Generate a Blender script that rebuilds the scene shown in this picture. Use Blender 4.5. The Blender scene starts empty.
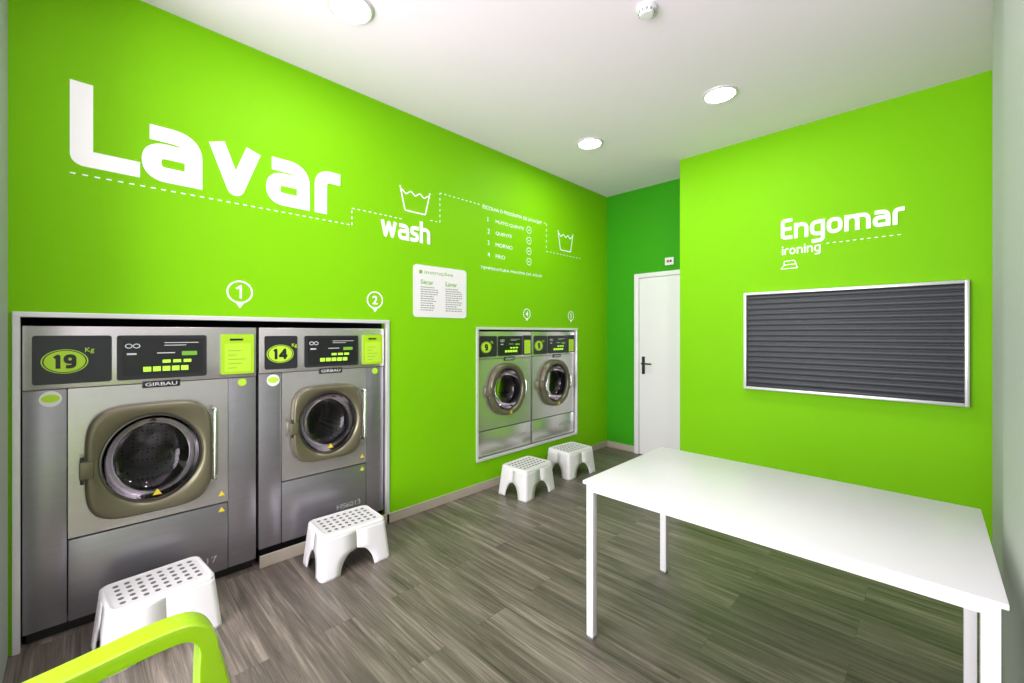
import bpy, bmesh, math, random
from mathutils import Vector, Matrix
random.seed(4)
PI = math.pi
C = bpy.context.scene.collection
H = 3.08
YE = 4.08      # ironing wall plane
YB = 4.565     # recess back wall plane
XR = 3.05      # right wall plane
YF = -1.9      # shop front

# ------------------------------------------------------------------ materials
def new_mat(name):
    m = bpy.data.materials.new(name); m.use_nodes = True
    nt = m.node_tree; b = nt.nodes['Principled BSDF']
    return m, nt, b
def pmat(name, col, rough=.5, metal=0, noise=.0, nscale=8, bump=0, bscale=200, coat=0, stretch=None, emit=None, es=0, spec=.5):
    m, nt, b = new_mat(name)
    b.inputs['Roughness'].default_value = rough
    b.inputs['Metallic'].default_value = metal
    b.inputs['Specular IOR Level'].default_value = spec
    if coat: b.inputs['Coat Weight'].default_value = coat
    tc = nt.nodes.new('ShaderNodeTexCoord'); mp = nt.nodes.new('ShaderNodeMapping')
    nt.links.new(tc.outputs['Object'], mp.inputs['Vector'])
    if stretch: mp.inputs['Scale'].default_value = stretch
    n = nt.nodes.new('ShaderNodeTexNoise'); n.inputs['Scale'].default_value = nscale
    n.inputs['Detail'].default_value = 4
    nt.links.new(mp.outputs['Vector'], n.inputs['Vector'])
    mx = nt.nodes.new('ShaderNodeMix'); mx.data_type = 'RGBA'
    mx.inputs['A'].default_value = [c*(1-noise) for c in col]+[1]
    mx.inputs['B'].default_value = [min(1, c*(1+noise)) for c in col]+[1]
    nt.links.new(n.outputs['Fac'], mx.inputs['Factor'])
    nt.links.new(mx.outputs['Result'], b.inputs['Base Color'])
    if bump:
        n2 = nt.nodes.new('ShaderNodeTexNoise'); n2.inputs['Scale'].default_value = bscale
        nt.links.new(mp.outputs['Vector'], n2.inputs['Vector'])
        bp = nt.nodes.new('ShaderNodeBump'); bp.inputs['Strength'].default_value = bump
        bp.inputs['Distance'].default_value = .002
        nt.links.new(n2.outputs['Fac'], bp.inputs['Height']); nt.links.new(bp.outputs['Normal'], b.inputs['Normal'])
    if emit:
        b.inputs['Emission Color'].default_value = list(emit)+[1]; b.inputs['Emission Strength'].default_value = es
    return m

M = {}
M['green'] = pmat('lime_wall_paint', (.195,.53,.002), .6, noise=.02, nscale=3, bump=.15, spec=.12)
M['emerald'] = pmat('emerald_wall_paint', (.040,.31,.008), .55, noise=.03, nscale=3, bump=.15, spec=.1)
M['ceil'] = pmat('ceiling_paint', (.90,.755,.91), .8, noise=.015, nscale=2, bump=.1)
M['palewall'] = pmat('pale_grey_green_paint', (.34,.37,.34), .6, noise=.02, nscale=3, bump=.1)
M['white'] = pmat('white_lacquer', (.74,.715,.74), .35, noise=.01)
M['tabletop'] = pmat('white_laminate', (.69,.67,.70), .30, noise=.01)
M['alu'] = pmat('white_aluminium_trim', (.74,.72,.75), .3, metal=.35, noise=.02)
M['steel'] = pmat('brushed_steel', (.67,.63,.65), .27, metal=.85, noise=.07, nscale=6, bump=.12, bscale=60, stretch=(1,1,14))
M['steeldark'] = pmat('grey_side_steel', (.36,.34,.38), .30, metal=.8, noise=.08, nscale=5, bump=.08, bscale=60, stretch=(1,1,10))
M['black'] = pmat('black_panel', (.010,.010,.012), .3, noise=.1)
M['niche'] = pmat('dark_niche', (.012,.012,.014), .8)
M['darkgrey'] = pmat('dark_grey_panel', (.018,.018,.023), .35, noise=.1)
M['rubber'] = pmat('black_rubber', (.02,.02,.02), .6)
M['lime'] = pmat('lime_plastic', (.37,.62,.012), .3, noise=.02, coat=.3)
M['limeprint'] = pmat('lime_print', (.42,.66,.03), .5, emit=(.42,.7,.03), es=.06)  # plain print with a slight self-glow added to its colour
M['olive'] = pmat('olive_metallic_door', (.165,.148,.095), .32, metal=.5, noise=.05)
M['chrome'] = pmat('chrome', (.66,.68,.65), .2, metal=1)
M['darkring'] = pmat('dark_steel_ring', (.13,.13,.11), .3, metal=1)
M['lettering'] = pmat('white_vinyl', (.90,.88,.90), .5, noise=.01, emit=(1,1,1), es=.10)  # faint glow added so the letters stay bright; plain vinyl, no lamp
M['stool'] = pmat('white_plastic', (.76,.735,.76), .4, noise=.01)
M['dots'] = pmat('grey_grip_dots', (.14,.14,.15), .6)
M['skirt'] = pmat('beige_skirting', (.42,.36,.30), .5, noise=.08, nscale=20)
M['shutter'] = pmat('slate_grey_slats', (.034,.037,.046), .45, noise=.05, spec=.4)
M['led'] = pmat('green_display_digits', (.4,.8,.05), .5, emit=(.45,.85,.05), es=.5)
M['amber'] = pmat('yellow_sticker', (.75,.58,.03), .5)
M['greyprint'] = pmat('grey_print', (.22,.22,.22), .6)
M['silverprint'] = pmat('silver_print', (.65,.65,.67), .5)
M['modelprint'] = pmat('model_print', (.42,.42,.43), .5)
M['signgreen'] = pmat('green_print', (.16,.42,.03), .6)
M['redprint'] = pmat('red_print', (.5,.03,.02), .5)
M['lamp'] = pmat('lamp_diffuser', (1,1,1), .5, emit=(1,.98,.93), es=30)

# drum metal with perforation dots
m, nt, b = new_mat('perforated_drum'); M['drum'] = m
b.inputs['Metallic'].default_value = .85; b.inputs['Roughness'].default_value = .28
tc = nt.nodes.new('ShaderNodeTexCoord'); v = nt.nodes.new('ShaderNodeTexVoronoi')
v.inputs['Scale'].default_value = 46; v.inputs['Randomness'].default_value = .1
nt.links.new(tc.outputs['Object'], v.inputs['Vector'])
rp = nt.nodes.new('ShaderNodeValToRGB'); nt.links.new(v.outputs['Distance'], rp.inputs['Fac'])
rp.color_ramp.elements[0].position = .18; rp.color_ramp.elements[0].color = (.02,.02,.02,1)
rp.color_ramp.elements[1].position = .24; rp.color_ramp.elements[1].color = (.36,.345,.36,1)
nt.links.new(rp.outputs['Color'], b.inputs['Base Color'])

# door glass
m = bpy.data.materials.new('door_glass'); m.use_nodes = True; M['glass'] = m
nt = m.node_tree; nt.nodes.clear()
o_ = nt.nodes.new('ShaderNodeOutputMaterial'); mix = nt.nodes.new('ShaderNodeMixShader')
tr = nt.nodes.new('ShaderNodeBsdfTransparent'); tr.inputs['Color'].default_value = (.45,.45,.45,1)
gl = nt.nodes.new('ShaderNodeBsdfGlossy'); gl.inputs['Roughness'].default_value = .05
gl.inputs['Color'].default_value = (.62,.58,.62,1)
fr = nt.nodes.new('ShaderNodeFresnel'); fr.inputs['IOR'].default_value = 1.45
nt.links.new(fr.outputs['Fac'], mix.inputs['Fac']); nt.links.new(tr.outputs[0], mix.inputs[1]); nt.links.new(gl.outputs[0], mix.inputs[2])
nt.links.new(mix.outputs[0], o_.inputs['Surface'])

# floor planks running along X
m, nt, b = new_mat('grey_oak_planks'); M['floor'] = m
tc = nt.nodes.new('ShaderNodeTexCoord')
br = nt.nodes.new('ShaderNodeTexBrick'); br.offset = .37; br.offset_frequency = 2
for k, vv in (('Scale',1),('Mortar Size',.0007),('Mortar Smooth',.3),('Brick Width',1.3),('Row Height',.19),('Bias',0)):
    br.inputs[k].default_value = vv
br.inputs['Color1'].default_value = (.15,.15,.15,1); br.inputs['Color2'].default_value = (.9,.9,.9,1); br.inputs['Mortar'].default_value = (.5,.5,.5,1)
nt.links.new(tc.outputs['Object'], br.inputs['Vector'])
sc = nt.nodes.new('ShaderNodeVectorMath'); sc.operation = 'SCALE'; sc.inputs['Scale'].default_value = 13
nt.links.new(br.outputs['Color'], sc.inputs[0])
ad = nt.nodes.new('ShaderNodeVectorMath'); ad.operation = 'ADD'
nt.links.new(tc.outputs['Object'], ad.inputs[0]); nt.links.new(sc.outputs[0], ad.inputs[1])
def noise(scale, vec, detail, rough=.6, dist=0):
    mp = nt.nodes.new('ShaderNodeMapping'); mp.inputs['Scale'].default_value = vec
    nt.links.new(ad.outputs[0], mp.inputs['Vector'])
    n = nt.nodes.new('ShaderNodeTexNoise'); n.inputs['Scale'].default_value = scale; n.inputs['Detail'].default_value = detail
    n.inputs['Roughness'].default_value = rough; n.inputs['Distortion'].default_value = dist
    nt.links.new(mp.outputs[0], n.inputs['Vector']); return n.outputs['Fac']
nA = noise(1.4, (.8,14,1), 8, .68, 1.0)      # grain
nB = noise(3.0, (.8,60,1), 4, .6, .2)       # fine fibres
nC = noise(1.2, (.7,3.5,1), 3)              # broad tone
def madd(a, k, c):
    q = nt.nodes.new('ShaderNodeMath'); q.operation = 'MULTIPLY_ADD'; q.inputs[1].default_value = k
    nt.links.new(a, q.inputs[0])
    if isinstance(c, float): q.inputs[2].default_value = c
    else: nt.links.new(c, q.inputs[2])
    return q.outputs[0]
val = madd(nA,.52, madd(nB,.28, madd(nC,.26, madd(br.outputs['Color'],.02, -.025))))
rp = nt.nodes.new('ShaderNodeValToRGB'); nt.links.new(val, rp.inputs['Fac'])
e = rp.color_ramp.elements
e[0].position = .36; e[0].color = (.034,.028,.023,1); e[1].position = .72; e[1].color = (.38,.325,.275,1)
x = e.new(.52); x.color = (.135,.112,.093,1)
mm = nt.nodes.new('ShaderNodeMix'); mm.data_type = 'RGBA'; mm.inputs['B'].default_value = (.05,.042,.035,1)
nt.links.new(br.outputs['Fac'], mm.inputs['Factor']); nt.links.new(rp.outputs['Color'], mm.inputs['A'])
nt.links.new(mm.outputs['Result'], b.inputs['Base Color']); b.inputs['Roughness'].default_value = .38
bp = nt.nodes.new('ShaderNodeBump'); bp.inputs['Strength'].default_value = .15; bp.inputs['Distance'].default_value = .003
nt.links.new(nA, bp.inputs['Height']); nt.links.new(bp.outputs[0], b.inputs['Normal'])

# ------------------------------------------------------------------ helpers
ORG = {}
def thing(name, label, cat, loc, group=None):
    o = bpy.data.objects.new(name, None); C.objects.link(o); o.location = loc
    o.empty_display_size = .1
    o['label'] = label; o['category'] = cat
    if group: o['group'] = group
    ORG[o.name] = Vector(loc); return o
def tag(o, label, cat, group=None):
    o['label'] = label; o['category'] = cat
    if group: o['group'] = group
    return o
def obj(name, bm, mat, parent=None, smooth=35, label=None, fix=True):
    if fix: bmesh.ops.recalc_face_normals(bm, faces=bm.faces)
    me = bpy.data.meshes.new(name); 
    org = ORG[parent.name] if parent else Vector((0,0,0))
    bmesh.ops.translate(bm, verts=bm.verts, vec=-org)
    bm.to_mesh(me); bm.free()
    mats = mat if isinstance(mat, (list, tuple)) else [mat]
    for mm_ in mats: me.materials.append(M[mm_])
    if smooth:
        me.polygons.foreach_set('use_smooth', [True]*len(me.polygons))
        me.set_sharp_from_angle(angle=math.radians(smooth))
    o = bpy.data.objects.new(name, me); C.objects.link(o)
    if parent: o.parent = parent; ORG[o.name] = org
    if label: o['label'] = label
    return o
def rebase(o):
    """put a single-mesh thing's origin at its centre-bottom"""
    me = o.data; vs = [v.co for v in me.vertices]
    c = Vector(((min(v.x for v in vs)+max(v.x for v in vs))/2, (min(v.y for v in vs)+max(v.y for v in vs))/2, min(v.z for v in vs)))
    me.transform(Matrix.Translation(-c)); o.location = c; return o
def struct(name, bm, mat, smooth=0, parent=None):
    o = obj(name, bm, mat, parent, smooth)
    if not parent: o['kind'] = 'structure'
    return o
def box(bm, x0,x1,y0,y1,z0,z1, bev=0, seg=2, mi=0):
    vs = [bm.verts.new(p) for p in ((x0,y0,z0),(x1,y0,z0),(x1,y1,z0),(x0,y1,z0),(x0,y0,z1),(x1,y0,z1),(x1,y1,z1),(x0,y1,z1))]
    fs = [bm.faces.new([vs[i] for i in q]) for q in ((3,2,1,0),(4,5,6,7),(0,1,5,4),(1,2,6,5),(2,3,7,6),(3,0,4,7))]
    for f in fs: f.material_index = mi
    if bev:
        ed = list({e for f in fs for e in f.edges})
        bmesh.ops.bevel(bm, geom=ed, offset=bev, segments=seg, affect='EDGES', profile=.5)
    return bm
def B(*a, **k): return box(bmesh.new(), *a, **k)
def prism(bm, pts, vec):
    a = [bm.verts.new(p) for p in pts]; b_ = [bm.verts.new(Vector(p)+Vector(vec)) for p in pts]
    bm.faces.new(a); bm.faces.new(b_[::-1]); n = len(a)
    for i in range(n): bm.faces.new((a[i], b_[i], b_[(i+1)%n], a[(i+1)%n]))
    return bm
def rr(u0,u1,v0,v1,r,seg=6):
    pts = []
    for cx,cy,a0 in ((u1-r,v1-r,0),(u0+r,v1-r,PI/2),(u0+r,v0+r,PI),(u1-r,v0+r,1.5*PI)):
        for i in range(seg+1):
            a = a0+i*PI/2/seg; pts.append((cx+r*math.cos(a), cy+r*math.sin(a)))
    return pts
def plateX(bm, x0,x1,y0,y1,z0,z1,r):       # rounded plate facing +X
    return prism(bm, [(x0,u,v) for u,v in rr(y0,y1,z0,z1,r)], (x1-x0,0,0))
def discX(bm, x0,x1,y,z,ry,rz=None,n=32):
    rz = rz or ry
    return prism(bm, [(x0,y+ry*math.cos(i*2*PI/n), z+rz*math.sin(i*2*PI/n)) for i in range(n)], (x1-x0,0,0))
def bridge(bm, rings, closed=True, cap0=False, cap1=False):
    R_ = [[bm.verts.new(p) for p in r] for r in rings]
    for a, b_ in zip(R_, R_[1:]):
        n = len(a)
        for i in range(n if closed else n-1):
            j = (i+1) % n
            bm.faces.new((a[i], a[j], b_[j], b_[i]))
    if cap0: bm.faces.new(R_[0][::-1])
    if cap1: bm.faces.new(R_[-1])
    return bm
def tube(bm, path, r, n=10, up=(0,0,1), rx=None):
    """sweep an ellipse: r = half thickness along 'up', rx = half width across"""
    path = [Vector(p) for p in path]; rings = []
    for i, p in enumerate(path):
        t = (path[min(i+1,len(path)-1)]-path[max(i-1,0)]).normalized()
        u = Vector(up)
        s = t.cross(u)
        if s.length < 1e-3: s = t.cross(Vector((1,0,0)))
        s.normalize(); w = s.cross(t).normalized()
        ri = r[i] if isinstance(r,(list,tuple)) else r
        rxi = (rx[i] if isinstance(rx,(list,tuple)) else rx) if rx else ri
        rings.append([p + s*rxi*math.cos(k*2*PI/n) + w*ri*math.sin(k*2*PI/n) for k in range(n)])
    return bridge(bm, rings, cap0=True, cap1=True)
def spline(pts, k=8):
    pts = [Vector(p) for p in pts]; out = []
    P_ = [pts[0]*2-pts[1]]+pts+[pts[-1]*2-pts[-2]]
    for i in range(1, len(P_)-2):
        a,b_,c,d = P_[i-1:i+3]
        for j in range(k):
            t = j/k
            out.append(.5*((2*b_)+(c-a)*t+(2*a-5*b_+4*c-d)*t*t+(3*b_-a-3*c+d)*t**3))
    out.append(pts[-1]); return out
def text_bm(body, place, width, height, bold=0, center=False):
    cu = bpy.data.curves.new('t','FONT'); cu.body = body; cu.size = 1; cu.resolution_u = 4; cu.offset = bold
    o = bpy.data.objects.new('t', cu); C.objects.link(o)
    bpy.context.view_layer.update()
    dg = bpy.context.evaluated_depsgraph_get()
    me = bpy.data.meshes.new_from_object(o.evaluated_get(dg))
    bpy.data.objects.remove(o); bpy.data.curves.remove(cu)
    xs = [v.co.x for v in me.vertices]; ys = [v.co.y for v in me.vertices]
    if not xs: return bmesh.new()
    x0,x1,y0,y1 = min(xs),max(xs),min(ys),max(ys)
    if width is None: width = height*(x1-x0)/(y1-y0)
    off = -width/2 if center else 0
    bm = bmesh.new(); bm.from_mesh(me); bpy.data.meshes.remove(me)
    for v_ in bm.verts:
        u = (v_.co.x-x0)/(x1-x0)*width+off; w = (v_.co.y-y0)/(y1-y0)*height
        v_.co = place(u, w)
    return bm
def merge(bm, other):
    me = bpy.data.meshes.new('m'); other.to_mesh(me); other.free(); bm.from_mesh(me); bpy.data.meshes.remove(me); return bm
def onX(x,y,z): return lambda u,w: Vector((x,y+u,z+w))     # plane facing +X
def copy_tree(o, parent=None):
    c = o.copy(); C.objects.link(c)
    if parent: c.parent = parent
    for ch in list(o.children): copy_tree(ch, c)
    return c

# stroke lettering --------------------------------------------------
def fillet(pts, r, seg=6, closed=False):
    pts = [Vector((p[0],p[1],0)) for p in pts]; n = len(pts); out = []
    for i, p in enumerate(pts):
        if not closed and i in (0, n-1): out.append(p); continue
        a = pts[i-1]-p; b_ = pts[(i+1)%n]-p
        rad = min(r, a.length*.5, b_.length*.5)
        pa = p+a.normalized()*rad; pb = p+b_.normalized()*rad
        for k in range(seg+1):
            t = k/seg; out.append(pa*(1-t)**2+p*2*t*(1-t)+pb*t*t)
    if closed: out.append(out[0].copy())
    res = [out[0]]
    for p in out[1:]:
        if (p-res[-1]).length > 1e-5: res.append(p)
    return res
LIFT = [0]
def ribbon(bm, pts, w, place, d, closed=False):
    """flat vinyl stroke made of convex pieces, each laid a hair above the last so that no two faces coincide"""
    d = Vector(d); f = lambda q: place(q.x, q.y); u = d.normalized()
    def nd(): LIFT[0] += 1; return d+u*(2.5e-5*LIFT[0])
    for a, b_ in zip(pts, pts[1:]):
        t = (b_-a).normalized(); s = Vector((-t.y,t.x,0))*w*.5
        prism(bm, [f(a+s), f(a-s), f(b_-s), f(b_+s)], nd())
    for p in (pts if closed else pts[1:-1]):
        prism(bm, [f(p+Vector((math.cos(k*2*PI/24),math.sin(k*2*PI/24),0))*w*.5) for k in range(24)], nd())
def glyph(ch, w):
    """strokes (pts, radius, closed) in x-height units, advance. w = stroke width"""
    h = w/2; t = 1-h; A = 1.38-h; wd = .88
    r = .42
    if ch == 'a': return [([(h*.8,t),(wd-h,t),(wd-h,0)],r,0), ([(wd-h,.56),(h,.56),(h,h),(wd-h,h)],.26,0)], wd
    if ch == 'v': return [([(h*.9,1),(.44,h*.9),(.88-h*.9,1)],.05,0)], .88
    if ch == 'r': return [([(h,0),(h,t),(.58,t)],r,0)], .58
    if ch == 'L': return [([(h,A+h),(h,h),(.86,h)],.04,0)], .86
    if ch == 'E': return [([(.74,A),(h,A),(h,h),(.74,h)],.2,0), ([(h,A/2+h/2),(.68,A/2+h/2)],.1,0)], .74
    if ch == 'n': return [([(h,0),(h,t),(wd-h,t),(wd-h,0)],r,0), ([(h,.4),(h,1)],.1,0)], wd
    if ch == 'h': return [([(h,t*.75),(h,t),(wd-h,t),(wd-h,0)],r,0), ([(h,0),(h,A+h)],.1,0)], wd
    if ch == 'm': return [([(h,0),(h,t),(.7,t),(.7,0)],r,0), ([(h,.4),(h,1)],.1,0), ([(.6,t),(1.4-h,t),(1.4-h,0)],r,0)], 1.4
    if ch == 'o': return [([(h,h),(wd-h,h),(wd-h,t),(h,t)],r,1)], wd
    if ch == 'g': return [([(wd-h,h),(h,h),(h,t),(wd-h,t)],r,0), ([(wd-h,1),(wd-h,-.34),(h*.8,-.34)],.26,0)], wd
    if ch == 'i': return [([(h,0),(h,1)],.1,0), ([(h,1.16),(h,1.16+w)],.1,0)], w
    if ch == 's': return [([(.68,t),(h,t),(h,.52),(.68-h,.48),(.68-h,h),(0,h)],.2,0)], .68
    if ch == 'w': return [([(h*.9,1),(.34,h*.9),(.60,.9),(.86,h*.9),(1.2-h*.9,1)],.05,0)], 1.2
    # digits, cap height 1
    if ch == '1': return [([(h*.4,.74),(.34-h,t),(.34-h,0)],.02,0)], .36
    if ch == '9': return [([(h,.44),(.64-h,.44),(.64-h,t),(h,t)],.24,1), ([(.64-h,.74),(.64-h,h),(h,h)],.26,0)], .64
    if ch == '4': return [([(.50,0),(.50,t),(h*.7,.30),(.72,.30)],.02,0)], .72
def lettering(name, word, org, width, xh, w, axis, label, gap=.11):
    adv = 0; strokes = []
    for c in word:
        st, a = glyph(c, w)
        for pts, r, cl in st: strokes.append(([(p[0]+adv, p[1]) for p in pts], r, cl))
        adv += a+(gap if c != 'L' else gap*.2)
    adv -= gap; sx = width/adv
    bm = bmesh.new()
    LIFT[0] = 0
    for pts, r, cl in strokes:
        q = fillet(pts, r, 7, bool(cl))
        if axis == 'X': pl = lambda u,v: Vector((0, org[0]+u*sx, org[1]+v*xh)); d = (.0008,0,0)
        else: pl = lambda u,v: Vector((org[0]+u*sx, YE, org[1]+v*xh)); d = (0,-.0008,0)
        ribbon(bm, q, w, pl, d, bool(cl))
    return tag(rebase(obj(name, bm, 'lettering', smooth=0)), label, 'lettering')
def digits_bm(num, x, yc, z0, h, w=.24):
    adv = 0; strokes = []
    for c in num:
        st, a = glyph(c, w)
        for pts, r, cl in st: strokes.append(([(p[0]+adv, p[1]) for p in pts], r, cl))
        adv += a+.13
    adv -= .13; bm = bmesh.new(); LIFT[0] = 0
    pl = lambda u,v: Vector((x, yc+(u-adv/2)*h, z0+v*h))
    for pts, r, cl in strokes: ribbon(bm, fillet(pts, r, 6, bool(cl)), w, pl, (.0003,0,0), bool(cl))
    return bm
def dashes(name, segs, axis, label, cat='dashed line', dash=.019, gap=.022, w=.0058):
    bm = bmesh.new()
    for (a, b_) in segs:
        a = Vector(a); b_ = Vector(b_); L = (b_-a).length; dr = (b_-a)/L; s = 0
        while s < L:
            e = min(s+dash, L); p, q = a+dr*s, a+dr*e; n_ = Vector((-dr.y, dr.x))*w*.5
            lo = (min(p.x,q.x)-abs(n_.x), min(p.y,q.y)-abs(n_.y)); hi = (max(p.x,q.x)+abs(n_.x), max(p.y,q.y)+abs(n_.y))
            if axis == 'X': box(bm, 0,.001, lo[0],hi[0], lo[1],hi[1])
            else: box(bm, lo[0],hi[0], YE-.001,YE, lo[1],hi[1])
            s += dash+gap
    return tag(rebase(obj(name, bm, 'lettering', smooth=0)), label, cat)
V2 = lambda a,b_: Vector((a,b_))

# ------------------------------------------------------------------ setting
struct('floor', B(-1.05,3.7,YF-.1,YB+.1,-.1,0), 'floor')
struct('ceiling', B(-.1,3.7,YF-.1,YB+.1,H,H+.1), 'ceil')
# left wall with two openings (y0,y1,z0,z1)
O1 = (-.205,1.590,0,1.490); O2 = (2.440,3.935,.262,1.450)
bm = bmesh.new()
def wl(y0,y1,z0,z1): box(bm,-.10,0,y0,y1,z0,z1)
wl(-.40,O1[0],0,H); wl(O1[0],O1[1],O1[3],H); wl(O1[1],O2[0],0,H)
wl(O2[0],O2[1],0,O2[2]); wl(O2[0],O2[1],O2[3],H); wl(O2[1],YB,0,H)
struct('wall_left', bm, 'green')
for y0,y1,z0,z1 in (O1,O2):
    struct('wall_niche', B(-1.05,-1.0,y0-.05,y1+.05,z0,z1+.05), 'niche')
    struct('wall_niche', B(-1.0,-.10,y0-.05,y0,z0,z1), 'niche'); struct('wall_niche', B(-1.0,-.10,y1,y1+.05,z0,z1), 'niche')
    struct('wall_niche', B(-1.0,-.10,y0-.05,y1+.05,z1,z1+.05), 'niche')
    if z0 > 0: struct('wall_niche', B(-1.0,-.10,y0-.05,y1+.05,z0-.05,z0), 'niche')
struct('wall_back', B(-.1,1.117,YB,YB+.1,0,H), 'emerald')
struct('wall_ironing', B(1.117,3.7,YE,YB+.1,0,H), 'green')
struct('wall_right', B(XR,3.7,YF,2.95,0,H), 'palewall')
struct('wall_recess', B(3.6,3.7,2.95,YE,0,H), 'palewall')
struct('wall_front', B(-.1,.50,-.42,-.22,0,H), 'palewall')
struct('wall_entrance', B(-.1,0,YF,-.42,0,H), 'palewall')
struct('trim_1', B(3.022,XR,1.70,2.215,0,H,bev=.004), 'palewall')
# shop front behind the camera
bm = bmesh.new()
for xx in (0,1.0,2.05,XR-.06): box(bm, xx,xx+.06, YF-.06,YF, 0,H)
for zz in (0,2.3,H-.06): box(bm, 0,XR, YF-.055,YF-.005, zz,zz+.06)
struct('window_1', bm, 'alu')
# baseboards
bm = bmesh.new(); box(bm,0,.012,.745,YB,0,.072,bev=.003)
struct('baseboard_left', bm, 'skirt')
struct('baseboard_back', B(.012,.385,YB-.012,YB,0,.072,bev=.003), 'skirt')
struct('baseboard_ironing', B(1.117,3.05,YE-.012,YE,0,.072,bev=.003), 'skirt')
# aluminium frames round the machine openings
def frame(name, y0,y1,z0,z1, w, bottom):
    bm = bmesh.new()
    box(bm,-.02,.012,y0-.004,y0+w,z0,z1,bev=.003); box(bm,-.02,.012,y1-w,y1+.004,z0,z1,bev=.003)
    box(bm,-.02,.0125,y0-.004,y1+.004,z1-w,z1+.004,bev=.003)
    if bottom: box(bm,-.02,.0125,y0-.004,y1+.004,z0-.004,z0+w,bev=.003)
    struct(name, bm, 'alu')
frame('trim_2', *O1[:2], .0, 1.49, .020, False)
frame('trim_3', *O2, .020, True)

# door in the recess
d1 = struct('door_1', B(.452,1.052,YB-.034,YB-.002,.005,2.03,bev=.003), 'white')
ORG[d1.name] = Vector((0,0,0))
bm = bmesh.new()
box(bm,.390,.447,YB-.045,YB-.001,0,2.085,bev=.005); box(bm,1.057,1.112,YB-.045,YB-.001,0,2.085,bev=.005)
box(bm,.447,1.057,YB-.045,YB-.001,2.033,2.085,bev=.005)
obj('door_frame', bm, 'white', d1)
obj('handle_plate', B(.488,.524,YB-.044,YB-.034,.93,1.13,bev=.003), 'black', d1)
bm = bmesh.new(); tube(bm, [(.506,YB-.04,1.05),(.506,YB-.085,1.05),(.515,YB-.09,1.05),(.62,YB-.088,1.05)], .009)
obj('door_handle', bm, 'black', d1, label='black lever handle')
t = thing('wall_plate','small white electrical plate with red mark above the white door','electrical plate',(.80,YB,2.15))
obj('plate', B(.75,.85,YB-.02,YB,2.15,2.235,bev=.006), 'white', t)
obj('mark', B(.775,.80,YB-.024,YB-.02,2.18,2.205), 'redprint', t)
obj('switch', B(.808,.828,YB-.024,YB-.02,2.18,2.205), 'black', t)

# ------------------------------------------------------------------ ceiling lights
lights = ((.715,.975,'round recessed ceiling light nearest the camera, above the two large washers'),
          (.704,3.157,'round recessed ceiling light farthest away, near the recess and white door'),
          (1.793,3.15,'round recessed ceiling light in front of the ironing wall'))
for x_,y_,lb in lights:
    t = thing('ceiling_light', lb, 'ceiling light', (x_,y_,H), 'round ceiling downlights')
    n=40
    prof = [(.114,0),(.112,-.010),(.102,-.015),(.094,-.010),(.092,-.001)]
    rings = [[(x_+r*math.cos(i*2*PI/n), y_+r*math.sin(i*2*PI/n), H+z) for i in range(n)] for r,z in prof]
    obj('ring', bridge(bmesh.new(), rings), 'alu', t)
    bm = bmesh.new(); prism(bm, [(x_+.092*math.cos(i*2*PI/n), y_+.092*math.sin(i*2*PI/n), H-.006) for i in range(n)], (0,0,.004))
    obj('diffuser', bm, 'lamp', t)
x_,y_ = 1.80,2.05
t = thing('smoke_detector','small white round smoke detector on the ceiling','smoke detector',(x_,y_,H))
n=32
prof = [(.052,0),(.052,-.014),(.040,-.02),(.037,-.034),(.030,-.042),(.001,-.043)]
rings = [[(x_+r*math.cos(i*2*PI/n), y_+r*math.sin(i*2*PI/n), H+z) for i in range(n)] for r,z in prof]
obj('housing', bridge(bmesh.new(), rings), 'white', t)
bm=bmesh.new()
for i in range(12):
    a=i*PI/6; c_=Vector((x_+.0385*math.cos(a), y_+.0385*math.sin(a), H-.027)); box(bm,c_.x-.003,c_.x+.003,c_.y-.003,c_.y+.003,c_.z-.005,c_.z+.005)
obj('vent', bm, 'greyprint', t)

# ------------------------------------------------------------------ washing machines
def hole_panel(bm, x0, x1, y0,y1,z0,z1, yc,zc, ry,rz, n=72):
    angs = [i*2*PI/n for i in range(n)]
    for (yy,zz) in ((y0,z0),(y0,z1),(y1,z0),(y1,z1)):
        a = math.atan2(zz-zc, yy-yc) % (2*PI)
        k = min(range(n), key=lambda i: abs((angs[i]-a+PI)%(2*PI)-PI)); angs[k] = a
    outer, inner = [], []
    for a in angs:
        c,s = math.cos(a), math.sin(a)
        ts = []
        if c>1e-9: ts.append((y1-yc)/c)
        if c<-1e-9: ts.append((y0-yc)/c)
        if s>1e-9: ts.append((z1-zc)/s)
        if s<-1e-9: ts.append((z0-zc)/s)
        t_ = min(ts); outer.append((yc+c*t_, zc+s*t_)); inner.append((yc+ry*c, zc+rz*s))
    rings = [[(x0,)+p for p in outer], [(x1,)+p for p in outer], [(x1,)+p for p in inner], [(x0,)+p for p in inner]]
    bridge(bm, rings); return bm
def se(yc,zc,ry,rz,n_,x,N=72):
    out = []
    for i in range(N):
        a = i*2*PI/N; c,s = math.cos(a), math.sin(a)
        r = (abs(c)**n_+abs(s)**n_)**(-1/n_); out.append((x, yc+ry*r*c, zc+rz*r*s))
    return out
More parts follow.
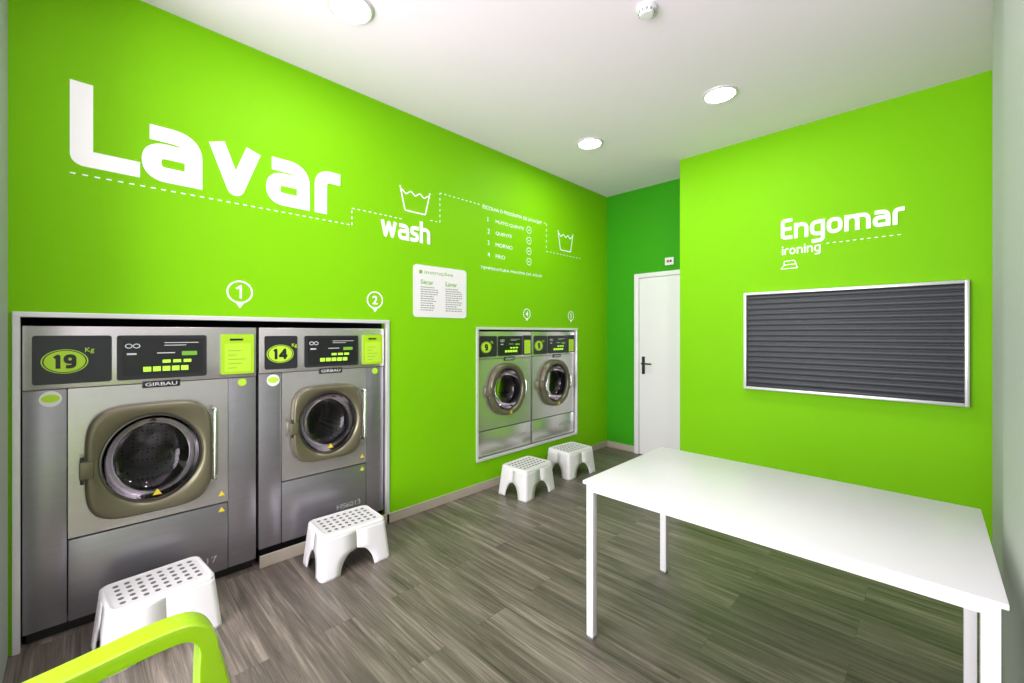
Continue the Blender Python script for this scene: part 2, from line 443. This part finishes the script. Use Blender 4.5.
def washer(label, group, y0,y1,zb,zt, f, kg, model, mz, col, door, seam, ctl, small=False, plinth=None):
    """f = front plane x. col = centre panel edges; door=(yc,zc,ry,rz); ctl=(display, middle, token box edges, z0,z1)"""
    t = thing('washing_machine', label, 'washing machine', (f-.4,(y0+y1)/2,zb if plinth is None else plinth), group)
    yc,zc,ry,rz = door
    K = 1.09 if kg != '14' else 1.13
    bm = bmesh.new()
    box(bm,f-.72,f-.02,y0,y0+.02,zb,zt); box(bm,f-.72,f-.02,y1-.02,y1,zb,zt); box(bm,f-.72,f-.02,y0+.02,y1-.02,zt-.02,zt)
    box(bm,f-.72,f-.02,y0+.02,y1-.02,zb,zb+.02); box(bm,f-.72,f-.70,y0+.02,y1-.02,zb+.02,zt-.02)
    obj('body', bm, 'steeldark', t)
    if plinth is not None:
        obj('plinth', B(f-.6,f-.035,y0+.01,y1-.01,plinth,zb), 'black', t)
    zct = ctl[6]-.022; zband = zct
    for a,b_ in ((y0,col[0]-.003),(col[1]+.003,y1)):
        obj('side_panel', B(f-.02,f,a,b_,zb,zband-.003,bev=.003), 'steeldark', t)
    bm = bmesh.new(); hole_panel(bm, f-.02, f+.004, col[0],col[1],seam+.006,zband-.003, yc,zc, ry*.74*K,rz*.74*K)
    obj('front_panel', bm, 'steel', t, smooth=30)
    obj('seam_strip', B(f-.02,f-.006,col[0],col[1],seam-.002,seam+.008), 'black', t)
    obj('lower_panel', B(f-.02,f+.004,col[0],col[1],zb,seam-.002,bev=.004), 'steeldark' if not small else 'steel', t)
    fas = obj('fascia', B(f-.02,f+.006,y0,y1,zband,zt,bev=.004), 'steel', t)
    X = f+.006
    r_ = .012
    dp = obj('capacity_panel', plateX(bmesh.new(), X-.002,X+.006, ctl[0],ctl[1],ctl[6],ctl[7], r_), 'darkgrey', t)
    zc_ = (ctl[6]+ctl[7])/2-.008
    ew, eh = (.076,.056) if not small else (.064,.052)
    ye = ctl[0]+ew+ (.026 if kg=='19' else .012)
    obj('capacity_badge', discX(bmesh.new(), X+.006,X+.0075, ye,zc_,ew,eh,40), 'limeprint', dp)
    obj('badge_ring', bridge(bmesh.new(),[[ (X+.0082, ye+ew*k*math.cos(i*2*PI/40), zc_+eh*k*math.sin(i*2*PI/40)) for i in range(40)] for k in (.94,.88)]), 'black', dp, smooth=0)
    obj('capacity_number', digits_bm(kg, X+.0076, ye, zc_-eh*.58, eh*1.16), 'black', dp, smooth=0)
    obj('unit_text', text_bm('Kg', onX(X+.0068, ye+ew*.86, zc_+eh*.62), None, eh*.5,.01), 'limeprint', dp, smooth=0)
    cp = obj('control_panel', plateX(bmesh.new(), X-.002,X+.006, ctl[2],ctl[3],ctl[6],ctl[7], r_), 'darkgrey', t)
    w = ctl[3]-ctl[2]; h = ctl[7]-ctl[6]; a0 = ctl[2]; b0 = ctl[6]
    bm = bmesh.new(); plateX(bm, X+.006,X+.008, a0+w*.05,a0+w*.95,b0+h*.09,b0+h*.93, .008)
    obj('control_screen', bm, 'black', cp)
    for k in range(5):
        obj('key', B(X+.008,X+.0095, a0+w*(.27+k*.105),a0+w*(.355+k*.105), b0+h*.17,b0+h*.28), 'led', cp)
    for k in range(3):
        obj('indicator', B(X+.008,X+.0095, a0+w*(.48+k*.12),a0+w*(.57+k*.12), b0+h*.36,b0+h*.43), 'led', cp)
    for k in range(2):
        pts = [ (X+.0088, a0+w*(.12+k*.08)+.018*math.cos(i*2*PI/20)*.8, b0+h*.76+.012*math.sin(i*2*PI/20)) for i in range(20)]
        pt2 = [ (X+.0088, a0+w*(.12+k*.08)+.013*math.cos(i*2*PI/20)*.8, b0+h*.76+.008*math.sin(i*2*PI/20)) for i in range(20)]
        obj('panel_symbol', bridge(bmesh.new(), [pts,pt2]), 'silverprint', cp, smooth=0)
    for u0,u1,v0,v1 in ((.10,.20,.56,.60),(.42,.62,.58,.60),(.5,.9,.82,.835),(.5,.75,.76,.775)):
        obj('panel_line', B(X+.008,X+.009, a0+w*u0,a0+w*u1, b0+h*v0,b0+h*v1), 'silverprint', cp, smooth=0)
    obj('button', plateX(bmesh.new(), X+.008,X+.010, a0+w*.70,a0+w*.88,b0+h*.52,b0+h*.62,.004), 'signgreen', cp)
    cb = obj('token_box', plateX(bmesh.new(), X-.002,X+.012, ctl[4],ctl[5],ctl[6],ctl[7]+.005, .008), 'darkgrey' if small else 'lime', t)
    bm = bmesh.new(); q = ctl[5]-ctl[4]
    plateX(bm, X+.012,X+.014, ctl[4]+q*.1,ctl[5]-q*.1,ctl[6]+(h*.06),ctl[7]-h*.22,.005)
    obj('token_plate', bm, 'limeprint', cb)
    obj('token_slot', B(X+.012,X+.015, ctl[4]+q*.25,ctl[5]-q*.35,ctl[7]-h*.14,ctl[7]-h*.09), 'black', cb)
    bm = bmesh.new()
    for k in range(5): box(bm, X+.014,X+.0146, ctl[4]+q*.2,ctl[4]+q*(.45+.3*((k*7)%3)/2), ctl[6]+h*(.15+k*.11),ctl[6]+h*(.165+k*.11))
    obj('token_print', bm, 'signgreen', cb, smooth=0)
    sw = w*.42
    st = obj('name_strip', B(X-.002,X+.005, a0+w*.26,a0+w*.26+sw, b0-.046,b0-.012, bev=.002), 'black', t)
    obj('maker_name', text_bm('GIRBAU', onX(X+.0062, a0+w*.26+sw*.08, b0-.038), sw*.84, .018, .01), 'silverprint', st, smooth=0)
    cw = col[1]-col[0]
    obj('model_name', text_bm(model, onX(f+.0055, col[0]+cw*.62, mz), cw*.30, .036, .01), 'modelprint', t, smooth=0)
    rings = [se(yc,zc,ry*.77*K,rz*.77*K,2.1,f+.004), se(yc,zc,ry*.70*K,rz*.70*K,2,f+.012), se(yc,zc,ry*.66*K,rz*.66*K,2,f-.05)]
    obj('door_seal', bridge(bmesh.new(), rings), 'rubber', t)
    rings = [se(yc,zc,ry*k*K,rz*k*K,2,f+x_) for k,x_ in ((.66,-.05),(.72,-.07),(.74,-.42),(.55,-.46),(.2,-.42),(.01,-.41))]
    dr = obj('drum', bridge(bmesh.new(), rings), 'drum', t)
    for k in range(3):
        bm = bmesh.new()
        a = PI/2+k*2*PI/3; c,s = math.cos(a), math.sin(a)
        pts=[]
        for (rad,tt) in ((.78,.11),(.56,.03),(.56,-.03),(.78,-.11)):
            pts.append((f-.09, yc+ry*(rad*c - tt*s), zc+rz*(rad*s+tt*c)))
        prism(bm, pts, (-.32,0,0))
        obj('drum_lifter', bm, 'steel', dr)
    sq = 4.3 if not small else 2.2
    kk = K/1.09
    prof = [(1,sq,.010),(1.0,sq,.034),(.985,sq,.046),(.95,sq,.053),(.90,3.8 if not small else 2.1,.054),(.84*kk,2.5 if not small else 2,.050),(.82*kk,2.2 if not small else 2,.045),(.795*kk,2.0,.034)]
    rings = [se(yc,zc,ry*k,rz*k,n_,f+x_) for k,n_,x_ in prof]
    dn = obj('door', bridge(bmesh.new(), rings, cap0=False), 'olive', t)
    prof = [(.735,.032),(.73,.040),(.715,.041),(.70,.034),(.695,.024),(.69,.0)]
    obj('glass_ring', bridge(bmesh.new(), [se(yc,zc,ry*k*K,rz*k*K,2,f+x_) for k,x_ in prof]), 'darkring' if not small else 'rubber', dn)
    prof = [(.695,.024),(.67,-.01),(.60,-.05),(.48,-.08),(.3,-.095),(.12,-.10),(.005,-.10)]
    obj('door_glass', bridge(bmesh.new(), [se(yc,zc,ry*k*K,rz*k*K,2,f+x_) for k,x_ in prof]), 'glass', dn)
    obj('hinge', B(f+.004,f+.066,yc-ry*1.07,yc-ry*.87,zc-rz*.18,zc+rz*.12,bev=.008), 'olive', dn)
    bm = bmesh.new(); tube(bm, [(f+.045,yc-ry*1.03,zc-rz*.26),(f+.045,yc-ry*1.03,zc+rz*.20)], .007, up=(0,1,0))
    obj('hinge_pin', bm, 'darkring', dn)
    yh = yc+ry*(1.02 if not small else 1.0)
    if not small:
        path = [Vector((f+.044,yh,zc+rz*.78)),Vector((f+.062,yh,zc+rz*.78)),Vector((f+.072,yh,zc+rz*.77)),Vector((f+.078,yh,zc+rz*.74))]+[Vector((f+.079,yh,zc+rz*k)) for k in (.6,.3,0,-.3,-.5)]+[Vector((f+.078,yh,zc-rz*.54)),Vector((f+.072,yh,zc-rz*.57)),Vector((f+.062,yh,zc-rz*.58)),Vector((f+.044,yh,zc-rz*.58))]
        bm = bmesh.new(); tube(bm, path, .0125, 12, up=(0,1,0))
    else:
        path = spline([(f+.04,yh-.02,zc+rz*.3),(f+.07,yh-.02,zc+rz*.25),(f+.075,yh-.02,zc),(f+.07,yh-.02,zc-rz*.25),(f+.04,yh-.02,zc-rz*.3)],6)
        bm = bmesh.new(); tube(bm, path, .010, 12, up=(0,1,0))
    obj('handle', bm, 'chrome', dn)
    def tri(name, x, yy, zz, s_, par):
        bm = bmesh.new(); prism(bm, [(x,yy-s_,zz-s_*.7),(x,yy+s_,zz-s_*.7),(x,yy,zz+s_)], (.0015,0,0))
        obj(name, bm, 'amber', par, smooth=0)
    if small: tri('warning_sticker', f+.0545, yc+ry*.1, zc-rz*.88, .018, dn)
    else:
        tri('warning_sticker', f+.026, yc+ry*.06, zc-rz*.66, .018, dn)
        tri('panel_sticker', f+.0045, col[1]-.03, seam+.055, .016, t)
        tri('panel_sticker', f+.0045, col[1]-.03, seam-.035, .016, t)
        bm = bmesh.new(); yy,zz = (y0+col[0])/2+.015, zband-.045
        discX(bm, f,f+.0015, yy,zz,.036,.036,28)
        s1 = obj('round_sticker', bm, 'stool', t)
        bm = bmesh.new(); discX(bm, f+.0015,f+.0022, yy,zz+.002,.030,.018,28); obj('sticker_print', bm, 'limeprint', s1)
        bm = bmesh.new(); discX(bm, f,f+.0015, (col[1]+y1)/2, zband-.03,.022,.022,28)
        obj('round_sticker', bm, 'limeprint', t)
    return t
grp = 'washing machines set into the lime green wall'
washer('largest stainless washing machine with number 19 badge, nearest the camera', grp, -.181,.733,.055,1.432, -.02, '19','HS6017', .115,
       (-.041,.590), (.262,.765,.250,.278), .435, (-.152,.107,.125,.489,.556,.718,1.165,1.388), plinth=0)
washer('stainless washing machine with number 14 badge, right of the largest washer', grp, .748,1.562,.10,1.432, -.02, '14','HS6013', .200,
       (.874,1.425), (1.150,.812,.226,.244), .475, (.775,.962,1.004,1.363,1.398,1.545,1.178,1.382), plinth=0)
s1 = washer('small washing machine with number 9 badge, left one of the far pair', grp, 2.466,3.184,.290,1.415, -.02, '9','HS6008', .385,
       (2.476,3.174), (2.822,.872,.232,.245), .515, (2.49,2.70,2.715,3.04,3.055,3.165,1.185,1.372), small=True)
s2 = copy_tree(s1); s2.location.y += .724
s2['label'] = 'small washing machine with number 9 badge, right one of the far pair beside the recess'

# ------------------------------------------------------------------ wall lettering
lettering('wall_lettering', 'Lavar', (-.035,2.185), 1.265, .285, .27, 'X', 'large white word Lavar lettered high on the green wall')
lettering('wall_lettering', 'wash', (1.53,2.105), .425, .122, .235, 'X', 'small white word wash lettered below the washtub symbol')
lettering('wall_lettering', 'Engomar', (1.964,2.172), .756, .122, .235, 'Y', 'white word Engomar lettered above the dark roller shutter')
lettering('wall_lettering', 'ironing', (1.972,2.045), .262, .052, .2, 'Y', 'small white word ironing below the word Engomar', gap=.2)
dashes('dashed_line', [(V2(-.035,2.145),V2(1.313,2.145)),(V2(1.313,2.145),V2(1.313,2.262)),(V2(1.313,2.262),V2(1.70,2.262))], 'X', 'long white dashed line under the large word Lavar')
dashes('dashed_line', [(V2(1.96,2.30),V2(2.052,2.30)),(V2(2.052,2.30),V2(2.052,2.54)),(V2(2.052,2.54),V2(2.50,2.54))], 'X', 'white dashed line stepping up from washtub symbol to wash list heading', gap=.026)
dashes('dashed_line', [(V2(3.30,2.54),V2(3.40,2.54)),(V2(3.40,2.54),V2(3.40,2.25)),(V2(3.40,2.25),V2(4.02,2.25))], 'X', 'white dashed line running under the farther washtub symbol', dash=.024, gap=.034)
dashes('dashed_line', [(V2(2.27,2.100),V2(2.70,2.100))], 'Y', 'short white dashed line under the word Engomar')
def tub(y0,y1,z0,z1,label):
    LIFT[0] = 0
    bm = bmesh.new(); d=(.0008,0,0); w=y1-y0; h=z1-z0
    pl = lambda u,v: Vector((0,y0+u,z0+v))
    ribbon(bm, fillet([(0,h),(w*.16,0),(w*.84,0),(w,h)],.01,3), .010, pl, d)
    wave = [Vector((w*(.05+.9*i/24), h*.78+h*.07*math.cos(i/24*6*PI),0)) for i in range(25)]
    ribbon(bm, wave, .009, pl, d)
    tag(rebase(obj('washtub_symbol', bm, 'lettering', smooth=0)), label, 'wall symbol')
tub(1.686,1.955,2.335,2.515,'white outlined washtub symbol above the word wash')
tub(3.594,3.863,2.30,2.505,'white outlined washtub symbol at the far end of the green wall')
# iron symbol
LIFT[0] = 0
bm = bmesh.new(); pl = lambda u,v: Vector((1.965+u,YE,1.93+v))
ribbon(bm, fillet([(.115,0),(0,0),(.022,.030),(.105,.034),(.115,0)],.005,3), .006, pl, (0,-.0008,0))
ribbon(bm, fillet([(.022,.034),(.022,.062),(.095,.064),(.105,.034)],.01,3), .006, pl, (0,-.0008,0))
tag(rebase(obj('iron_symbol', bm, 'lettering', smooth=0)), 'tiny white outlined iron symbol below the word ironing', 'wall symbol')
# wash list
def wtext(bm, body, y, z, w, h): merge(bm, text_bm(body, onX(.0015,y,z), w, h, .0))
t = thing('wash_list','white numbered wash programme list with small circles, in rows above the small washers','wall text',(0,2.9,1.96))
bm = bmesh.new(); wtext(bm,'ESCOLHA O PROGRAMA DE LAVAGEM',2.515,2.515,.80,.032); obj('heading',bm,'lettering',t,smooth=0)
for i,(wd,ww) in enumerate((('MUITO QUENTE',.38),('QUENTE',.21),('MORNO',.22),('FRIO',.12))):
    z = 2.405-i*.105
    bm = bmesh.new(); wtext(bm, wd, 2.675,z,ww,.034)
    obj('list_row',bm,'lettering',t,smooth=0)
    bm = bmesh.new(); merge(bm, text_bm(str(i+1), onX(.0015,2.575,z), None,.042)); obj('list_number',bm,'lettering',t,smooth=0)
    bm = bmesh.new()
    bridge(bm,[[(.0015,3.13+r*math.cos(k*2*PI/24),z+.02+r*math.sin(k*2*PI/24)) for k in range(24)] for r in (.036,.031)])
    box(bm,0,.0015,3.115,3.145,z+.017,z+.022)
    obj('list_symbol',bm,'lettering',t,smooth=0)
bm = bmesh.new(); wtext(bm,'TEMPERATURA MAXIMA DA AGUA',2.49,1.972,.84,.026); obj('footer',bm,'lettering',t,smooth=0)
# number markers
for y_,z_,r_,num,lb in ((.646,1.637,.066,'1','white ring marker with number 1 above the largest washer'),
                       (1.484,1.637,.062,'2','white ring marker with number 2 above the right end of the second washer'),
                       (3.10,1.590,.052,'4','small white ring marker with number 4 above the left small washer'),
                       (3.825,1.590,.052,'5','small white ring marker with number 5 above the right small washer')):
    bm = bmesh.new()
    def rg(r,x): return [(x, y_+r*math.cos(k*2*PI/48), z_+r*math.sin(k*2*PI/48)) for k in range(48)]
    bridge(bm,[rg(r,x) for r,x in ((r_,0),(r_,.0012),(r_*.87,.0012),(r_*.87,0))])
    prism(bm,[(0,y_-r_*.3,z_-r_*.96),(0,y_+r_*.3,z_-r_*.96),(0,y_,z_-r_*1.42)],(.0016,0,0))
    if num == '1':
        LIFT[0] = 0
        pl = lambda u,v: Vector((0,y_+u,z_+v))
        ribbon(bm, [Vector((-.018,.018,0)),Vector((.004,.034,0)),Vector((.004,-.036,0))], .011, pl, (.001,0,0))
    else: merge(bm, text_bm(num, onX(.0015,y_,z_-r_*.5), None, r_*1.0, .02, center=True))
    tag(rebase(obj('number_marker', bm, 'lettering', smooth=0)), lb, 'number marker', 'ring number markers above the washers')

# information sign
t = thing('information_sign','white rounded information sign with two columns of small print','sign',(0,2.06,1.525))
sb = obj('board', plateX(bmesh.new(), 0,.006,1.80,2.325,1.525,1.935,.03), 'stool', t)
obj('heading', text_bm('instru\u00e7\u00f5es', onX(.0065,1.90,1.862), .28,.034,.005), 'signgreen', t, smooth=0)
obj('heading_mark', discX(bmesh.new(),.006,.0068,1.865,1.880,.016), 'signgreen', t)
for wd,c0 in (('Secar',1.865),('Lavar',2.105)):
    obj('column_title', text_bm(wd, onX(.0068,c0,1.785), .12,.036,.015), 'signgreen', t, smooth=0)
    bm = bmesh.new()
    for k in range(11):
        z = 1.762-k*.018; L = random.uniform(.11,.175)
        s = c0
        while s < c0+L:
            e = s+random.uniform(.012,.03); box(bm,.006,.0066,s,min(e,c0+L),z-.0035,z+.0035); s = e+.006
    obj('small_print', bm, 'greyprint', t, smooth=0)

# ------------------------------------------------------------------ roller shutter
x0,x1,z0,z1 = 1.692,3.030,.918,1.747
t = thing('roller_shutter','dark grey horizontal roller shutter in a thin white frame','roller shutter',((x0+x1)/2,YE,z0))
bm = bmesh.new(); w=.022
box(bm,x0,x0+w,YE-.045,YE,z0,z1,bev=.003); box(bm,x1-w,x1,YE-.045,YE,z0,z1,bev=.003)
box(bm,x0+w,x1-w,YE-.045,YE,z1-w,z1,bev=.003); box(bm,x0+w,x1-w,YE-.045,YE,z0,z0+w,bev=.003)
obj('frame', bm, 'alu', t)
NS = 17; a0 = z0+.042; hh = (z1-w-a0)/NS
prof = []
for k in range(NS):
    prof += [(YE-.002, a0+hh*(k+.0)), (YE-.002, a0+hh*(k+.13))]
    for q,dd in ((.14,.014),(.30,.0185),(.55,.0200),(.80,.0185),(.99,.012)): prof.append((YE-dd, a0+hh*(k+q)))
bm = bmesh.new()
A = [bm.verts.new((x0+w,y_,z_)) for y_,z_ in prof]; Bv = [bm.verts.new((x1-w,y_,z_)) for y_,z_ in prof]
for i in range(len(A)-1): bm.faces.new((A[i],Bv[i],Bv[i+1],A[i+1]))
obj('slat_curtain', bm, 'shutter', t, smooth=30)
obj('bottom_bar', B(x0+w,x1-w,YE-.034,YE-.004,z0+w,z0+.043,bev=.004), 'shutter', t)

# ------------------------------------------------------------------ table
tx0,tx1,ty0,ty1,tz = 1.702,2.984,1.600,2.432,.722
t = thing('table','long white rectangular laminate table with square metal legs, beside the right wall','table',((tx0+tx1)/2,(ty0+ty1)/2,0))
# plan outline slightly narrower at the left end, as the photo shows
obj('tabletop', B(tx0,tx1,ty0+.022,ty1,tz-.016,tz,bev=.0025), 'tabletop', t)
ty0 += .022
q=.012; lw=.036; zt_ = tz-.016
obj('apron', B(tx0+q+lw,tx1-q-lw,ty0+q+.004,ty0+q+.03,zt_-.034,zt_,bev=.002), 'white', t)
obj('apron', B(tx0+q+lw,tx1-q-lw,ty1-q-.03,ty1-q-.004,zt_-.034,zt_,bev=.002), 'white', t)
obj('apron', B(tx0+q+.004,tx0+q+.03,ty0+q+lw,ty1-q-lw,zt_-.034,zt_,bev=.002), 'white', t)
obj('apron', B(tx1-q-.03,tx1-q-.004,ty0+q+lw,ty1-q-lw,zt_-.034,zt_,bev=.002), 'white', t)
for ax in (tx0+q, tx1-q-lw):
    for ay in (ty0+q, ty1-q-lw):
        lg = obj('leg', B(ax,ax+lw,ay,ay+lw,.008,zt_,bev=.004), 'white', t)
        obj('foot_cap', B(ax+.003,ax+lw-.003,ay+.003,ay+lw-.003,0,.008), 'greyprint', lg)

# ------------------------------------------------------------------ step stools
def make_stool():
    t = thing('step_stool','x','step stool',(0,0,0),'white plastic step stools in front of the washers')
    hx = lambda z: .160-.024*(z/.25); hy = lambda z: .208-.026*(z/.25)
    ZT = .228
    for sx in (-1,1):
        for sy in (-1,1):
            rows = []
            for i in range(17):
                z = ZT*i/16; q = min(1, z/.128)
                k_ = 1-math.sqrt(max(0,1-q**2.2))
                wy = .104+(hy(z)-.104)*k_
                wx = .086+(hx(z)-.086)*k_
                X_, Y_ = hx(z), hy(z); r=.024; row=[]
                row.append((X_-wx, Y_)); row.append((X_-(wx+r)/2, Y_)); 
                for k in range(5):
                    a = PI/2-k*PI/8; row.append((X_-r+r*math.cos(a), Y_-r+r*math.sin(a)))
                row.append((X_, Y_-(wy+r)/2)); row.append((X_, Y_-wy))
                rows.append([(sx*p[0], sy*p[1], z) for p in row])
            bm = bmesh.new(); bridge(bm, rows, closed=False)
            lg = obj('leg', bm, 'stool', t, smooth=50)
            md = lg.modifiers.new('s','SOLIDIFY'); md.thickness = .009; md.offset = 0
    rings=[]
    for inset,z in ((.004,.212),(-.003,.214),(-.005,.230),(-.003,.243),(.004,.250),(.010,.250),(.014,.247),(.02,.247)):
        a,b_ = hx(.25)+.002-inset, hy(.25)+.002-inset
        rings.append([(u,v,z) for u,v in rr(-a,a,-b_,b_,.030,6)])
    bm = bmesh.new(); bridge(bm, rings, cap1=True, cap0=False)
    tp = obj('top', bm, 'stool', t, smooth=40)
    bm = bmesh.new()
    for i in range(5):
        for j in range(8):
            cx,cy = -.088+i*.044, -.137+j*.0391
            prism(bm, [(cx+.0105*math.cos(k*2*PI/14), cy+.0105*math.sin(k*2*PI/14), .2472) for k in range(14)], (0,0,.0012))
    obj('grip_dots', bm, 'dots', tp, smooth=0)
    return t
st0 = make_stool()
sts = [((.285,.255,0), 5, 'nearest white plastic step stool, in front of the largest washer'),
       ((.272,1.155,0), -2, 'white plastic step stool in front of the washer with the 14 badge'),
       ((.300,2.775,0), 3, 'white plastic step stool below the left small washer'),
       ((.262,3.465,0), -4, 'farthest white plastic step stool, below the right small washer')]
for i,(l,a,lb) in enumerate(sts):
    s = st0 if i == 0 else copy_tree(st0)
    s.location = l; s.rotation_euler = (0,0,math.radians(a)); s['label'] = lb

# ------------------------------------------------------------------ armchair (mostly below the frame)
t = thing('armchair','lime green moulded plastic armchair with rounded armrests, only one arm in view','chair',(1.73,-.02,0))
cx = 1.73
for s in (-1,1):
    p = spline([(cx+s*.235,-.27,.610),(cx+s*.262,-.16,.612),(cx+s*.268,0,.625),(cx+s*.268,.12,.638),(cx+s*.267,.195,.635),(cx+s*.265,.230,.600),(cx+s*.26,.238,.54),(cx+s*.25,.245,.45)],8)
    n_ = len(p)
    bm = bmesh.new(); rings=[]
    for i,q_ in enumerate(p):
        tt = (p[min(i+1,n_-1)]-p[max(i-1,0)]).normalized(); sd = Vector((1,0,0)); w_ = sd.cross(tt).normalized()
        f_ = i/n_
        hw = .036+.004*math.sin(PI*f_); th=.022+(.018*(f_-.78)/.22 if f_>.78 else 0)
        ring=[]
        for k in range(40):
            a=(k+.5)*2*PI/40; c_,s_=math.cos(a),math.sin(a); rr_=(abs(c_)**9+abs(s_)**9)**(-1/9)
            ring.append(q_+sd*hw*rr_*c_+w_*th*rr_*s_)
        rings.append(ring)
    bridge(bm, rings, cap0=True, cap1=True); obj('armrest', bm, 'lime', t, smooth=40)
    for (ya,yb_) in ((.25,.285),(-.23,-.29)):
        bm = bmesh.new(); tube(bm, [(cx+s*.245,ya,.462 if ya>0 else .44),(cx+s*.255,(ya+yb_)/2,.22),(cx+s*.262,yb_,.0)], [.030,.022,.014], 12, up=(0,1,0), rx=[.030,.024,.02])
        obj('leg', bm, 'lime', t, smooth=60)
bm = bmesh.new(); rows=[]
for i in range(13):
    v_ = i/12; y_ = -.25+v_*.50; row=[]
    for j in range(13):
        u = -1+2*j/12; row.append((cx+u*.235, y_, .435-.022*(1-u*u)*(1 if v_<.8 else 1-(v_-.8)*2)+.01*math.sin(PI*v_)))
    rows.append(row)
bridge(bm, rows, closed=False); s_=obj('seat', bm, 'lime', t, smooth=60); md=s_.modifiers.new('s','SOLIDIFY'); md.thickness=.02; md.offset=0
bm = bmesh.new(); rows=[]
for i in range(13):
    v_=i/12; z_=.43+v_*.40; row=[]
    for j in range(13):
        u=-1+2*j/12; hw=.235-.03*v_**3; row.append((cx+u*hw, -.245-.07*v_-.035*(1-u*u), z_-.03*u*u*v_))
    rows.append(row)
bridge(bm, rows, closed=False); s_=obj('backrest', bm, 'lime', t, smooth=60); md=s_.modifiers.new('s','SOLIDIFY'); md.thickness=.014; md.offset=0

# ------------------------------------------------------------------ lights
def area(name, loc, rot, size, power, col=(1,1,1), sy=None, shape='RECTANGLE'):
    L = bpy.data.lights.new(name,'AREA'); L.energy = power; L.color = col; L.shape = shape; L.size = size
    if sy: L.size_y = sy
    o = bpy.data.objects.new(name, L); C.objects.link(o); o.location = loc; o.rotation_euler = rot; return o
for i,(x_,y_,lb) in enumerate(lights+((1.79,.96,''),)):
    area('downlight_lamp', (x_,y_,H-.02), (0,0,0), .16, 6 if i in (0,) else 10, (1,.97,.96), shape='DISK')
area('front_fill_lamp', (1.6,YF+.05,1.3), (math.radians(106),0,0), 2.8, 255, (1,.98,1), sy=2.4)   # added fill at the unseen front, tilted up to light the ceiling; -Z -> +Y
w = bpy.data.worlds.new('world'); bpy.context.scene.world = w; w.use_nodes = True
w.node_tree.nodes['Background'].inputs['Color'].default_value = (.95,.95,1,1)
w.node_tree.nodes['Background'].inputs['Strength'].default_value = 1.5

# ------------------------------------------------------------------ camera
cam = bpy.data.cameras.new('camera'); co = bpy.data.objects.new('camera', cam); C.objects.link(co)
co.location = (2.84,0,1.40); co.rotation_euler = (math.radians(90),0,math.radians(44.5))
cam.sensor_width = 36; cam.lens = 424/1024*36; cam.shift_y = -8.5/1024; cam.clip_start = .02
bpy.context.scene.camera = co
try:
    bpy.context.scene.view_settings.view_transform = 'Standard'
    bpy.context.scene.view_settings.look = 'None'
except Exception: pass
